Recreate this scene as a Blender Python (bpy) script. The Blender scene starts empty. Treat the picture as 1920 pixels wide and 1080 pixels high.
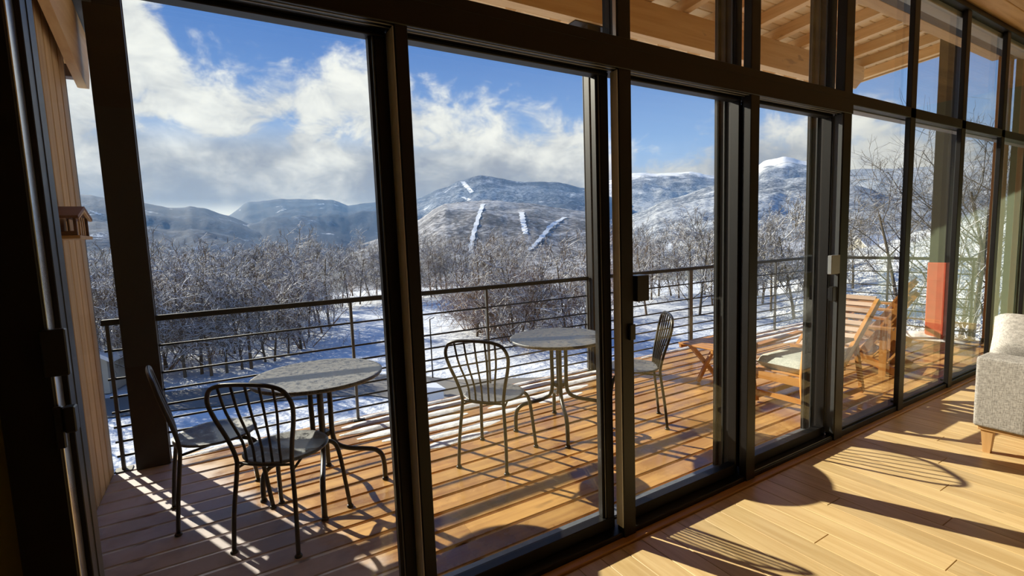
import bpy, bmesh, math, random
from mathutils import Vector, Matrix, noise
R = math.radians
scene = bpy.context.scene
COL = scene.collection
rnd = random.Random(7)

# ------------------------------------------------------------------ camera
F_PX = 915.0
ROLL = math.atan(.0363)
PITCH = math.atan((540 - 448) * math.cos(ROLL) / F_PX)
EYE = Vector((0, 0, 1.5))
_up = Vector((-math.cos(PITCH) * math.sin(ROLL), -math.cos(PITCH) * math.cos(ROLL), -math.sin(PITCH)))
_vx = 2499.0
_vy = 540 - ((_vx - 960) * _up.x + F_PX * _up.z) / _up.y
_X = Vector((_vx - 960, _vy - 540, F_PX)).normalized()
_Y = _up.cross(_X)
_right = Vector((_X.x, _Y.x, _up.x)); _down = Vector((_X.y, _Y.y, _up.y)); _fwd = Vector((_X.z, _Y.z, _up.z))
cam_d = bpy.data.cameras.new('camera'); cam = bpy.data.objects.new('camera', cam_d); COL.objects.link(cam)
cam_d.sensor_width = 36; cam_d.lens = F_PX / 1920 * 36; cam_d.clip_start = .05; cam_d.clip_end = 30000
M = Matrix((( _right.x, -_down.x, -_fwd.x, EYE.x), (_right.y, -_down.y, -_fwd.y, EYE.y), (_right.z, -_down.z, -_fwd.z, EYE.z), (0, 0, 0, 1)))
cam.matrix_world = M
scene.camera = cam

# ------------------------------------------------------------------ colour management
scene.view_settings.view_transform = 'Standard'
scene.view_settings.look = 'None'
scene.view_settings.gamma = 1
scene.view_settings.use_curve_mapping = False
scene.view_settings.exposure = 0.38
scene.cycles.caustics_reflective = False      # no sun glints thrown back by the panes as fireflies

# ------------------------------------------------------------------ sun
SUN_DIR = Vector((-.403 * math.cos(R(27.2)), .915 * math.cos(R(27.2)), math.sin(R(27.2)))).normalized()
sd = bpy.data.lights.new('sun', 'SUN'); sd.energy = 7.6; sd.angle = R(.55); sd.color = (1, .91, .76)
sun = bpy.data.objects.new('sun', sd); COL.objects.link(sun)
sun.rotation_euler = (-SUN_DIR).to_track_quat('-Z', 'Y').to_euler(); sun.location = (-8, 20, 14)

# ------------------------------------------------------------------ node helpers
class NT:
    def __init__(s, nt): s.nt = nt; s.n = nt.nodes; s.l = nt.links
    def new(s, t, **kw):
        n = s.n.new(t)
        for k, v in kw.items():
            if hasattr(n, k): setattr(n, k, v)
        return n
    def link(s, a, b): s.l.new(a, b)
    def val(s, sock, v):
        if isinstance(v, (int, float)): sock.default_value = v
        elif isinstance(v, (tuple, list)): sock.default_value = tuple(v) + ((1,) if len(v) == 3 and len(sock.default_value) == 4 else ())
        else: s.link(v, sock)
    def math(s, op, a, b=None, c=None, clamp=False):
        n = s.new('ShaderNodeMath', operation=op); n.use_clamp = clamp
        s.val(n.inputs[0], a)
        if b is not None: s.val(n.inputs[1], b)
        if c is not None: s.val(n.inputs[2], c)
        return n.outputs[0]
    def mix(s, f, a, b, blend='MIX'):
        n = s.new('ShaderNodeMix', data_type='RGBA', blend_type=blend); n.clamp_factor = True
        s.val(n.inputs[0], f); s.val(n.inputs[6], a); s.val(n.inputs[7], b)
        return n.outputs[2]
    def noise(s, vec, scale, detail=4, rough=.55, dist=0.0, dims='3D'):
        n = s.new('ShaderNodeTexNoise', noise_dimensions=dims)
        n.inputs['Scale'].default_value = scale; n.inputs['Detail'].default_value = detail
        n.inputs['Roughness'].default_value = rough; n.inputs['Distortion'].default_value = dist
        if vec is not None: s.link(vec, n.inputs['Vector'])
        return n.outputs['Fac']
    def ss(s, x, lo, hi, tmin=0.0, tmax=1.0):
        n = s.new('ShaderNodeMapRange', interpolation_type='SMOOTHSTEP')
        s.val(n.inputs['Value'], x); s.val(n.inputs['From Min'], lo); s.val(n.inputs['From Max'], hi)
        n.inputs['To Min'].default_value = tmin; n.inputs['To Max'].default_value = tmax
        return n.outputs[0]
    def scale(s, vec, v):
        n = s.new('ShaderNodeVectorMath', operation='MULTIPLY'); s.link(vec, n.inputs[0]); n.inputs[1].default_value = v
        return n.outputs[0]
    def add(s, a, b):
        n = s.new('ShaderNodeVectorMath', operation='ADD'); s.link(a, n.inputs[0]); s.val(n.inputs[1], b)
        return n.outputs[0]
    def sep(s, vec):
        n = s.new('ShaderNodeSeparateXYZ'); s.link(vec, n.inputs[0]); return n.outputs

# ------------------------------------------------------------------ sky
def build_world():
    w = bpy.data.worlds.new('sky'); scene.world = w; w.use_nodes = True
    t = NT(w.node_tree); t.n.clear()
    tc = t.new('ShaderNodeTexCoord'); d = tc.outputs['Generated']
    x, y, z = t.sep(d)
    az = t.math('MULTIPLY', t.math('ARCTAN2', x, y), 180 / math.pi)
    el = t.math('MULTIPLY', t.math('ARCSINE', z), 180 / math.pi)
    # height (in degrees) up to which the cumulus bank reaches, round the compass
    pts = [(-180, 12), (-110, 20), (-40, 26), (-6, 25), (-2, 20.5), (2, 17.5), (8, 18.0), (13.5, 19.8), (17, 19.6), (21, 16.8), (25, 15.5),
           (31, 14.5), (37, 14.6), (40, 12.5), (46, 9.5), (53, 10.0), (58, 11.5), (63, 11), (67, 12), (72, 9), (90, 8), (130, 9), (180, 12)]
    fc = t.new('ShaderNodeFloatCurve'); cu = fc.mapping.curves[0]
    while len(cu.points) > 2: cu.points.remove(cu.points[1])
    norm = [((a + 180) / 360, e / 40) for a, e in pts]
    cu.points[0].location = norm[0]; cu.points[1].location = norm[-1]
    for p in norm[1:-1]: cu.points.new(*p)
    for p in cu.points: p.handle_type = 'AUTO'
    fc.mapping.update()
    t.link(t.math('DIVIDE', t.math('ADD', az, 180), 360), fc.inputs['Value'])
    T = t.math('MULTIPLY', fc.outputs[0], 40)
    ds = t.scale(d, (1, 1, 1.55))
    n1 = t.noise(ds, 7.5, 9, .6, .25)
    n2 = t.noise(t.add(ds, (3.1, 1.7, .4)), 3.2, 4, .55, .3)
    n3 = t.noise(t.add(ds, (7.3, 2.2, 5.1)), 13, 8, .62, .5)
    pert = t.math('ADD', t.math('MULTIPLY', t.math('SUBTRACT', n1, .5), 13), t.math('MULTIPLY', t.math('SUBTRACT', n3, .5), 11))
    dd = t.math('ADD', t.math('SUBTRACT', T, el), pert)
    dens = t.ss(dd, -1.2, 3.6)
    holes = t.ss(t.math('ADD', n2, t.math('MULTIPLY', t.math('SUBTRACT', n3, .5), .5)), .30, .46)
    lowk = t.ss(el, 9, 14, 1, 0)
    dens = t.math('MULTIPLY', dens, t.math('MAXIMUM', holes, lowk))
    # thin veil near the mountains
    veil = t.ss(el, 3, 11, .55, 0)
    dens = t.math('MAXIMUM', dens, veil)
    blue = t.mix(t.ss(el, 0, 24), (.36, .55, .86), (.085, .205, .54))
    # light and dark inside the cloud bank
    shade = t.math('ADD', t.math('MULTIPLY', n1, .9), t.math('MULTIPLY', n2, .75))
    shade = t.math('ADD', shade, t.math('MULTIPLY', t.math('SUBTRACT', n3, .5), .5))
    lift = t.math('MULTIPLY', t.ss(t.math('ADD', el, t.math('MULTIPLY', t.math('SUBTRACT', n2, .5), 14)), 4.2, 11.5), .34)
    sh = t.ss(t.math('ADD', shade, lift), .66, 1.36)
    cloud = t.mix(sh, (.275, .295, .36), (.90, .885, .85))
    cloud = t.mix(t.ss(n3, .35, .68), t.mix(.22, cloud, (.30, .34, .43)), cloud)
    base = t.ss(el, 3.2, 5.0)
    cloud = t.mix(base, (.80, .80, .78), cloud)
    sky = t.mix(dens, blue, cloud)
    # snowy ground haze below the horizon
    sky = t.mix(t.ss(el, -3, 0), (.45, .48, .53), sky)
    bg = t.new('ShaderNodeBackground'); t.link(sky, bg.inputs[0]); bg.inputs[1].default_value = .92
    out = t.new('ShaderNodeOutputWorld'); t.link(bg.outputs[0], out.inputs[0])
build_world()

# ------------------------------------------------------------------ materials
MATS = {}
def mat(name):
    m = bpy.data.materials.new(name); m.use_nodes = True
    t = NT(m.node_tree); t.n.clear()
    o = t.new('ShaderNodeOutputMaterial'); b = t.new('ShaderNodeBsdfPrincipled'); t.link(b.outputs[0], o.inputs[0])
    MATS[name] = m
    return m, t, b, o
def bump(t, b, h, strength, dist):
    n = t.new('ShaderNodeBump'); n.inputs['Strength'].default_value = strength; n.inputs['Distance'].default_value = dist
    t.link(h, n.inputs['Height']); t.link(n.outputs[0], b.inputs['Normal'])
def plain(name, col, rough=.5, metal=0.0, var=.12, scale=30, spec=.5):
    m, t, b, o = mat(name)
    tc = t.new('ShaderNodeTexCoord')
    n = t.noise(tc.outputs['Object'], scale, 4)
    c2 = tuple(min(1, c * (1 + var)) for c in col); c1 = tuple(c * (1 - var) for c in col)
    t.link(t.mix(n, c1, c2), b.inputs['Base Color'])
    b.inputs['Roughness'].default_value = rough; b.inputs['Metallic'].default_value = metal
    b.inputs['Specular IOR Level'].default_value = spec
    return m
def wood(name, light, dark, axis, rough=.45, grain=1.0, knots=.25, var=.25, spec=.5, coat=0.0):
    """planed wood; axis = direction of the grain in object space"""
    m, t, b, o = mat(name)
    tc = t.new('ShaderNodeTexCoord'); oi = t.new('ShaderNodeObjectInfo')
    rv = t.new('ShaderNodeVectorMath', operation='SCALE')
    cx = t.new('ShaderNodeCombineXYZ')
    for i, k in enumerate((37.0, 91.0, 53.0)): t.link(t.math('MULTIPLY', oi.outputs['Random'], k), cx.inputs[i])
    p = t.add(tc.outputs['Object'], cx.outputs[0])
    st = [9.0, 9.0, 9.0]; st[axis] = .55
    g = t.noise(t.scale(p, tuple(v * grain for v in st)), 2.2, 6, .6, .6)
    st2 = [60.0, 60.0, 60.0]; st2[axis] = 1.6
    f = t.noise(t.scale(p, tuple(v * grain for v in st2)), 1.0, 3, .6)
    st3 = [7.0, 7.0, 7.0]; st3[axis] = 2.6
    k = t.ss(t.noise(t.scale(p, tuple(st3)), 1.1, 2, .5), .66, .74)
    mixf = t.math('ADD', t.math('MULTIPLY', t.ss(g, .32, .68), .7), t.math('MULTIPLY', f, .3))
    c = t.mix(mixf, dark, light)
    c = t.mix(t.math('MULTIPLY', k, knots), c, tuple(v * .35 for v in dark))
    hv = t.new('ShaderNodeHueSaturation')
    t.link(t.math('ADD', 1 - var / 2, t.math('MULTIPLY', oi.outputs['Random'], var)), hv.inputs['Value'])
    t.link(c, hv.inputs['Color']); t.link(hv.outputs[0], b.inputs['Base Color'])
    b.inputs['Roughness'].default_value = rough; b.inputs['Specular IOR Level'].default_value = spec
    b.inputs['Coat Weight'].default_value = coat; b.inputs['Coat Roughness'].default_value = .12
    bump(t, b, f, .15, .002)
    return m, t, b, hv

plain('frame_black', (.0075, .0062, .0056), .42, 0, .2, 8, .35)
plain('frame_grey', (.80, .81, .82), .22, .9, .05, 10)
plain('sill_grey', (.15, .16, .175), .35, .3, .4, 30)
plain('plate_reflect_pale', (.88, .88, .88), .35, .0, .05, 10)  # pale colour stands in for sky reflected on the uprights' side faces
plain('frame_midgrey', (.10, .105, .11), .38, .5, .1, 10)
plain('seal', (.006, .006, .006), .7)
plain('handle_black', (.012, .012, .013), .35)
plain('handle_grey', (.30, .31, .32), .4, .3)
plain('steel_dark', (.016, .0125, .011), .5, .0, .3, 14, .3)
plain('rail_steel', (.011, .0105, .0105), .5, .0, .2, 20, .35)
plain('rail_post_grey', (.09, .09, .09), .45, .4, .2, 20)
plain('chair_steel', (.016, .014, .013), .36, .2, .3, 40)
plain('wall_olive', (.22, .20, .05), .8, 0, .1, 6)
plain('wall_white', (.62, .56, .46), .9, 0, .05, 6)
plain('wall_pale_green', (.40, .46, .33), .8, 0, .06, 6)
plain('wall_green', (.075, .085, .035), .8, 0, .15, 9)
plain('sheet_grey', (.10, .11, .12), .5, .3)
plain('soffit_grey', (.42, .44, .43), .7)
plain('road', (.16, .15, .14), .8, 0, .35, .5)
plain('paint_white', (.72, .73, .73), .6)
plain('paint_cream', (.45, .42, .35), .7)
plain('paint_red', (.62, .10, .045), .5, 0, .25, 9)
plain('sign_grey', (.22, .23, .25), .5)
plain('window_dark', (.03, .035, .045), .2)
wood('oak_floor', (.76, .56, .285), (.58, .385, .165), 1, .36, 1.3, .45, .24)
wood('oak_strip', (.50, .27, .095), (.38, .19, .06), 0, .4)
wood('ceiling_wood', (.70, .46, .22), (.54, .31, .13), 0, .55, 1, .3, .3)
wood('fir_x', (.82, .53, .24), (.66, .37, .14), 0, .55, .8, .5, .2)
wood('fir_y', (.82, .53, .24), (.66, .37, .14), 1, .55, .8, .5, .25)
wood('fir_z', (.58, .29, .09), (.46, .20, .05), 2, .5, .8, .3, .1)
wood('roof_plank', (.84, .59, .31), (.70, .45, .20), 0, .6, 1, .4, .3)
wood('cladding', (.68, .45, .215), (.48, .29, .12), 2, .6, 1, .5, .35)
wood('clad_trim', (.085, .045, .03), (.05, .025, .018), 2, .6)
wood('teak_x', (.56, .27, .075), (.42, .18, .04), 0, .4)
wood('teak_y', (.56, .27, .075), (.42, .18, .04), 1, .4)
wood('teak_reflect_pale', (.62, .46, .37), (.48, .34, .26), 1, .5)  # back slat teak, paled to stand in for a reflection in the pane
wood('teak_z', (.56, .27, .075), (.42, .18, .04), 2, .4)
wood('sofa_leg_wood', (.66, .40, .18), (.52, .29, .11), 2, .45)
wood('feeder_wood', (.66, .43, .22), (.52, .31, .14), 0, .6)
wood('feeder_roof', (.26, .13, .085), (.18, .085, .055), 0, .6)
wood('feeder_dark', (.17, .075, .045), (.10, .045, .028), 0, .6)

def deck_material():
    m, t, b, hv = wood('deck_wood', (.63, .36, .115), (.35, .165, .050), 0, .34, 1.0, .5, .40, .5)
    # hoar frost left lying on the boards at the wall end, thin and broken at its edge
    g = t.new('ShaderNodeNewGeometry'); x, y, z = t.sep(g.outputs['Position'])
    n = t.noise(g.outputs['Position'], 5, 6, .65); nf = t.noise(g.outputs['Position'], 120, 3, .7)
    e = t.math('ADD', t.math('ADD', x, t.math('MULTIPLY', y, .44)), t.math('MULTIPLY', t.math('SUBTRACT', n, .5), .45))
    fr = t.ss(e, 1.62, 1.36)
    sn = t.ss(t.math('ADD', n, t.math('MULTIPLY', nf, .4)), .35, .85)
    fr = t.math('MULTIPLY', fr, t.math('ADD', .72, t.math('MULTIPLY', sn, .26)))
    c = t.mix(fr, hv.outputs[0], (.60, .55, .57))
    wet = t.ss(t.noise(g.outputs['Position'], 3.0, 5, .6), .42, .62)
    c = t.mix(t.math('MULTIPLY', wet, .35), c, (.16, .055, .016))
    t.link(c, b.inputs['Base Color'])
    r = t.math('SUBTRACT', .46, t.math('MULTIPLY', wet, .30))
    r = t.math('ADD', r, t.math('MULTIPLY', fr, .35))
    t.link(r, b.inputs['Roughness'])
deck_material()

def glass_material():
    m = bpy.data.materials.new('window_glass'); m.use_nodes = True
    t = NT(m.node_tree); t.n.clear(); MATS['window_glass'] = m
    o = t.new('ShaderNodeOutputMaterial'); g = t.new('ShaderNodeNewGeometry')
    dot = t.new('ShaderNodeVectorMath', operation='DOT_PRODUCT'); t.link(g.outputs['Normal'], dot.inputs[0]); t.link(g.outputs['Incoming'], dot.inputs[1])
    c = t.math('ABSOLUTE', dot.outputs['Value'])
    f = t.math('ADD', .035, t.math('MULTIPLY', t.math('POWER', t.math('SUBTRACT', 1, c), 5), .965))
    tr = t.new('ShaderNodeBsdfTransparent'); tr.inputs[0].default_value = (.955, .975, .962, 1)
    gl = t.new('ShaderNodeBsdfGlossy'); gl.inputs['Roughness'].default_value = 0; gl.inputs[0].default_value = (.95, 1, .97, 1)
    mx = t.new('ShaderNodeMixShader'); t.link(f, mx.inputs[0]); t.link(tr.outputs[0], mx.inputs[1]); t.link(gl.outputs[0], mx.inputs[2])
    t.link(mx.outputs[0], o.inputs[0])
glass_material()

def snow_material(name, col, scale, strength, dist, speck=0.0):
    m, t, b, o = mat(name)
    g = t.new('ShaderNodeNewGeometry')
    n = t.noise(g.outputs['Position'], scale, 7, .6)
    n2 = t.noise(g.outputs['Position'], scale * 7, 4, .6)
    c = t.mix(t.ss(n, .3, .7), tuple(v * .88 for v in col), col)
    if speck: c = t.mix(t.math('MULTIPLY', t.ss(n2, .60, .74), speck), c, (.20, .17, .12))
    t.link(c, b.inputs['Base Color']); b.inputs['Roughness'].default_value = .65
    bump(t, b, t.math('ADD', n, t.math('MULTIPLY', n2, .25)), strength, dist)
snow_material('snow_ground', (.70, .725, .77), .35, .8, .6, .25)
snow_material('snow_deck', (.86, .87, .90), 14, .5, .02)
snow_material('snow_piste', (.70, .73, .78), .01, .3, 2)

def mountain_material(name, tree, snow, s1, cover, open_h=1e9):
    m, t, b, o = mat(name)
    g = t.new('ShaderNodeNewGeometry')
    x, y, z = t.sep(g.outputs['Position'])
    fine = t.noise(g.outputs['Position'], s1, 5, .7)
    mid = t.noise(g.outputs['Position'], s1 * .12, 6, .6)
    big = t.noise(g.outputs['Position'], s1 * .02, 4, .5)
    f = t.math('ADD', t.math('MULTIPLY', fine, .9), t.math('ADD', t.math('MULTIPLY', mid, .55), t.math('MULTIPLY', big, .45)))
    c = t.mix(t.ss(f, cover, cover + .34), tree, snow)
    # bare clearings
    cl = t.ss(t.math('ADD', mid, t.math('MULTIPLY', t.math('SUBTRACT', fine, .5), .3)), .665, .70)
    c = t.mix(t.math('MULTIPLY', cl, .7), c, (.86, .89, .94))
    up = t.ss(t.math('ADD', z, t.math('MULTIPLY', t.math('SUBTRACT', mid, .5), 420)), open_h, open_h + 90)
    c = t.mix(t.math('MULTIPLY', up, .85), c, (.88, .9, .94))
    t.link(c, b.inputs['Base Color']); b.inputs['Roughness'].default_value = .9; b.inputs['Specular IOR Level'].default_value = .1
    bump(t, b, t.math('ADD', fine, t.math('MULTIPLY', mid, 2)), .6, 9)
mountain_material('mountain_blue_shade', (.016, .030, .066), (.17, .24, .38), .05, .97)  # blue of shade and distance put into the forest and snow colours
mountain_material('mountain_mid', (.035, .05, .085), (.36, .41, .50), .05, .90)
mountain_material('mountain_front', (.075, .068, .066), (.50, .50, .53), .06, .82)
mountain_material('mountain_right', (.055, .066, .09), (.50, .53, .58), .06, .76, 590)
mountain_material('hill_snow', (.42, .44, .43), (.85, .87, .88), .3, .55)

def bark_material(name, bark, snow_amt):
    m, t, b, o = mat(name)
    g = t.new('ShaderNodeNewGeometry'); x, y, z = t.sep(g.outputs['Normal'])
    oi = t.new('ShaderNodeObjectInfo')
    n = t.noise(g.outputs['Position'], 1.6, 3, .6)
    up = t.ss(t.math('ADD', z, t.math('MULTIPLY', t.math('SUBTRACT', n, .5), 1.8)), .50 - snow_amt, .62 - snow_amt)
    bk = t.mix(oi.outputs['Random'], tuple(v * .75 for v in bark), tuple(v * 1.25 for v in bark))
    t.link(t.mix(up, bk, (.95, .95, .96)), b.inputs['Base Color']); b.inputs['Roughness'].default_value = .85
bark_material('bark_brown', (.120, .078, .042), .06)
bark_material('bark_red', (.17, .092, .044), -.04)
bark_material('bark_grey', (.115, .088, .055), .14)
bark_material('bark_dark', (.085, .062, .042), -.15)

def table_material():
    m, t, b, o = mat('table_top_wet')
    tc = t.new('ShaderNodeTexCoord'); p = tc.outputs['Object']
    x, y, z = t.sep(p)
    n = t.noise(p, 26, 8, .75, .2); n2 = t.noise(p, 160, 3, .7)
    band = t.math('ABSOLUTE', t.math('ADD', t.math('SUBTRACT', y, .05), t.math('MULTIPLY', t.math('SUBTRACT', n, .5), .10)))
    melt = t.ss(band, .045, .075)
    fr = t.math('MULTIPLY', t.ss(t.math('ADD', n, t.math('MULTIPLY', n2, .25)), .42, .68), melt)
    c = t.mix(fr, (.045, .045, .048), (.15, .155, .165))
    c = t.mix(t.math('MULTIPLY', t.ss(n2, .57, .66), t.math('MULTIPLY', melt, .6)), c, (.42, .43, .45))
    t.link(c, b.inputs['Base Color']); b.inputs['Metallic'].default_value = .35
    t.link(t.math('ADD', .16, t.math('MULTIPLY', fr, .45)), b.inputs['Roughness'])
    bump(t, b, n2, .25, .004)
table_material()
def fabric(name, c1, c2, scale):
    m, t, b, o = mat(name)
    tc = t.new('ShaderNodeTexCoord'); p = tc.outputs['Object']
    a = t.noise(t.scale(p, (scale, scale, scale * .18)), 1, 3, .6); c = t.noise(t.scale(p, (scale * .18, scale * .18, scale)), 1, 3, .6)
    f = t.math('MULTIPLY', t.math('ADD', a, c), .5)
    t.link(t.mix(t.ss(f, .36, .64), c1, c2), b.inputs['Base Color']); b.inputs['Roughness'].default_value = .95
    b.inputs['Specular IOR Level'].default_value = .15
    bump(t, b, f, .5, .003)
fabric('sofa_fabric', (.22, .205, .19), (.46, .435, .41), 190)
fabric('pillow_fabric', (.34, .32, .30), (.62, .59, .56), 210)
fabric('cushion_fabric', (.40, .43, .38), (.58, .60, .54), 120)

# ------------------------------------------------------------------ mesh helpers
class MB:
    def __init__(s): s.v = []; s.f = []; s.sm = []
    def quadbox(s, pts):
        b = len(s.v); s.v += [tuple(p) for p in pts]
        for q in ((0, 3, 2, 1), (4, 5, 6, 7), (0, 1, 5, 4), (1, 2, 6, 5), (2, 3, 7, 6), (3, 0, 4, 7)):
            s.f.append(tuple(b + i for i in q)); s.sm.append(False)
        return s
    def box(s, x0, x1, y0, y1, z0, z1):
        return s.quadbox([(x0, y0, z0), (x1, y0, z0), (x1, y1, z0), (x0, y1, z0), (x0, y0, z1), (x1, y0, z1), (x1, y1, z1), (x0, y1, z1)])
    def bevbox(s, x0, x1, y0, y1, z0, z1, r=.004):
        """box with chamfered edges"""
        r = min(r, (x1 - x0) * .45, (y1 - y0) * .45, (z1 - z0) * .45)
        b = len(s.v); idx = {}
        X = (x0, x1); Y = (y0, y1); Z = (z0, z1)
        for i in (0, 1):
            for j in (0, 1):
                for k in (0, 1):
                    for a in range(3):
                        p = [X[i], Y[j], Z[k]]; sg = [1 if q == 0 else -1 for q in (i, j, k)]
                        for c in range(3):
                            if c != a: p[c] += sg[c] * r
                        # vertex on face normal to axis a
                        idx[(i, j, k, a)] = len(s.v); s.v.append(tuple(p))
        def F(*q): s.f.append(tuple(q)); s.sm.append(False)
        I = idx
        F(I[0,0,0,0], I[0,0,1,0], I[0,1,1,0], I[0,1,0,0]); F(I[1,0,0,0], I[1,1,0,0], I[1,1,1,0], I[1,0,1,0])
        F(I[0,0,0,1], I[1,0,0,1], I[1,0,1,1], I[0,0,1,1]); F(I[0,1,0,1], I[0,1,1,1], I[1,1,1,1], I[1,1,0,1])
        F(I[0,0,0,2], I[0,1,0,2], I[1,1,0,2], I[1,0,0,2]); F(I[0,0,1,2], I[1,0,1,2], I[1,1,1,2], I[0,1,1,2])
        for i in (0, 1):
            for j in (0, 1):
                F(I[i,j,0,0], I[i,j,1,0], I[i,j,1,1], I[i,j,0,1])
                F(I[i,0,j,0], I[i,1,j,0], I[i,1,j,2], I[i,0,j,2])
                F(I[0,i,j,1], I[1,i,j,1], I[1,i,j,2], I[0,i,j,2])
        for i in (0, 1):
            for j in (0, 1):
                for k in (0, 1): F(I[i,j,k,0], I[i,j,k,1], I[i,j,k,2])
        return s
    def bar(s, a, b, w, h, up=(0, 0, 1)):
        """rectangular bar from a to b"""
        a = Vector(a); b = Vector(b); d = (b - a).normalized(); u = Vector(up)
        sd = d.cross(u)
        if sd.length < 1e-4: sd = d.cross(Vector((1, 0, 0)))
        sd.normalize(); u = sd.cross(d)
        P = []
        for p in (a, b):
            for i, j in ((-1, -1), (1, -1), (1, 1), (-1, 1)): P.append(p + sd * (w / 2 * i) + u * (h / 2 * j))
        return s.quadbox(P)
    def tube(s, pts, rad, n=8, cap=True):
        pts = [Vector(p) for p in pts]
        if not isinstance(rad, (list, tuple)): rad = [rad] * len(pts)
        base = len(s.v); prev = None
        for i, p in enumerate(pts):
            d = (pts[min(i + 1, len(pts) - 1)] - pts[max(i - 1, 0)]).normalized()
            if prev is None:
                u = d.cross(Vector((0, 0, 1)))
                if u.length < 1e-3: u = d.cross(Vector((1, 0, 0)))
            else:
                u = prev - d * prev.dot(d)
            u.normalize(); prev = u; w = d.cross(u)
            for k in range(n):
                a = 2 * math.pi * k / n
                s.v.append(tuple(p + (u * math.cos(a) + w * math.sin(a)) * rad[i]))
        for i in range(len(pts) - 1):
            for k in range(n):
                s.f.append((base + i * n + k, base + i * n + (k + 1) % n, base + (i + 1) * n + (k + 1) % n, base + (i + 1) * n + k)); s.sm.append(True)
        if cap:
            s.f.append(tuple(base + k for k in reversed(range(n)))); s.sm.append(False)
            e = base + (len(pts) - 1) * n
            s.f.append(tuple(e + k for k in range(n))); s.sm.append(False)
        return s
    def lathe(s, prof, n=40, c=(0, 0, 0)):
        base = len(s.v)
        for r, z in prof:
            for k in range(n):
                a = 2 * math.pi * k / n; s.v.append((c[0] + r * math.cos(a), c[1] + r * math.sin(a), c[2] + z))
        for i in range(len(prof) - 1):
            for k in range(n):
                s.f.append((base + i * n + k, base + i * n + (k + 1) % n, base + (i + 1) * n + (k + 1) % n, base + (i + 1) * n + k)); s.sm.append(True)
        s.f.append(tuple(base + k for k in reversed(range(n)))); s.sm.append(False)
        e = base + (len(prof) - 1) * n
        s.f.append(tuple(e + k for k in range(n))); s.sm.append(False)
        return s
    def prism(s, poly, axis, a, b):
        """extrude a 2D polygon along an axis (0,1,2) from a to b; poly in the other two coordinates in order"""
        base = len(s.v); n = len(poly)
        for t_ in (a, b):
            for p in poly:
                q = list(p); q.insert(axis, t_); s.v.append(tuple(q))
        s.f.append(tuple(base + i for i in range(n))); s.f.append(tuple(base + n + i for i in reversed(range(n)))); s.sm += [False, False]
        for i in range(n):
            s.f.append((base + i, base + n + i, base + n + (i + 1) % n, base + (i + 1) % n)); s.sm.append(False)
        return s
    def mesh(s, name, m):
        me = bpy.data.meshes.new(name); me.from_pydata(s.v, [], s.f); me.update()
        bm = bmesh.new(); bm.from_mesh(me); bmesh.ops.recalc_face_normals(bm, faces=bm.faces); bm.to_mesh(me); bm.free()
        me.polygons.foreach_set('use_smooth', s.sm)
        me.materials.append(MATS[m]); return me
    def build(s, name, m, parent=None):
        return link(name, s.mesh(name, m), parent)
def link(name, me, parent=None, loc=None, rz=None):
    o = bpy.data.objects.new(name, me); COL.objects.link(o)
    if parent: o.parent = parent
    if loc is not None: o.location = loc
    if rz is not None: o.rotation_euler = (0, 0, rz)
    return o
def tag(o, label, cat, group=None, kind=None):
    o['label'] = label; o['category'] = cat
    if group: o['group'] = group
    if kind: o['kind'] = kind
    return o
def empty(name, loc=(0, 0, 0), rz=0):
    o = bpy.data.objects.new(name, None); COL.objects.link(o); o.location = loc; o.rotation_euler = (0, 0, rz)
    o.empty_display_size = .1
    return o
def copy_tree(root, loc, rz):
    r = root.copy(); COL.objects.link(r); r.location = loc; r.rotation_euler = (0, 0, rz)
    for ch in root.children:
        c = ch.copy(); COL.objects.link(c); c.parent = r
        for g in ch.children:
            q = g.copy(); COL.objects.link(q); q.parent = c
    return r
def curve(pts, n=8):
    """Catmull-Rom through the points"""
    P = [Vector(p) for p in pts]; P = [P[0] * 2 - P[1]] + P + [P[-1] * 2 - P[-2]]; out = []
    for i in range(1, len(P) - 2):
        for k in range(n):
            t = k / n; a, b, c, d = P[i - 1], P[i], P[i + 1], P[i + 2]
            out.append(.5 * ((2 * b) + (c - a) * t + (2 * a - 5 * b + 4 * c - d) * t * t + (3 * b - a - 3 * c + d) * t ** 3))
    out.append(P[-2]); return out

# ================================================================== interior shell
YF = 1.69            # inner face of the glazed front
X0, X1, YB, ZC = -1.6, 9.6, -4.4, 3.33
floor = empty('floor'); tag(floor, 'light oak plank floor of the room in front of the windows', 'floor', kind='structure')
MB().box(X0, X1, YB, 1.66, -.20, -.022).build('subfloor', 'oak_floor', floor)
PW = .131
plank_cache = {}
x = X0; row = 0
while x < X1 - .05:
    if .5 < x < 8.2:
        ys = 1.655; k = 0
        off = ((row * 7) % 11) / 11 * 1.5 + .35
        while ys > -1.35:
            ln = off if k == 0 else 1.85
            lo = ys - ln
            key = round(ln, 3)
            if key not in plank_cache:
                plank_cache[key] = MB().bevbox(.001, PW - .001, -ln + .001, -.001, -.02, 0, .002).mesh('plank', 'oak_floor')
            link('plank', plank_cache[key], floor, (x, ys, 0)); ys = lo; k += 1
    x += PW; row += 1
MB().box(X0, .5, YB, 1.655, -.021, -.001).build('plain_boards', 'oak_floor', floor)
MB().box(8.2, X1, YB, 1.655, -.021, -.001).build('plain_boards', 'oak_floor', floor)
MB().box(.5, 8.2, YB, -2.4, -.021, -.001).build('plain_boards', 'oak_floor', floor)
strip = MB().bevbox(X0, X1, 1.656, 1.70, -.02, .012, .003).build('baseboard_front', 'oak_strip')
tag(strip, 'narrow oak strip along the foot of the window frames', 'trim', kind='structure')

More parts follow.
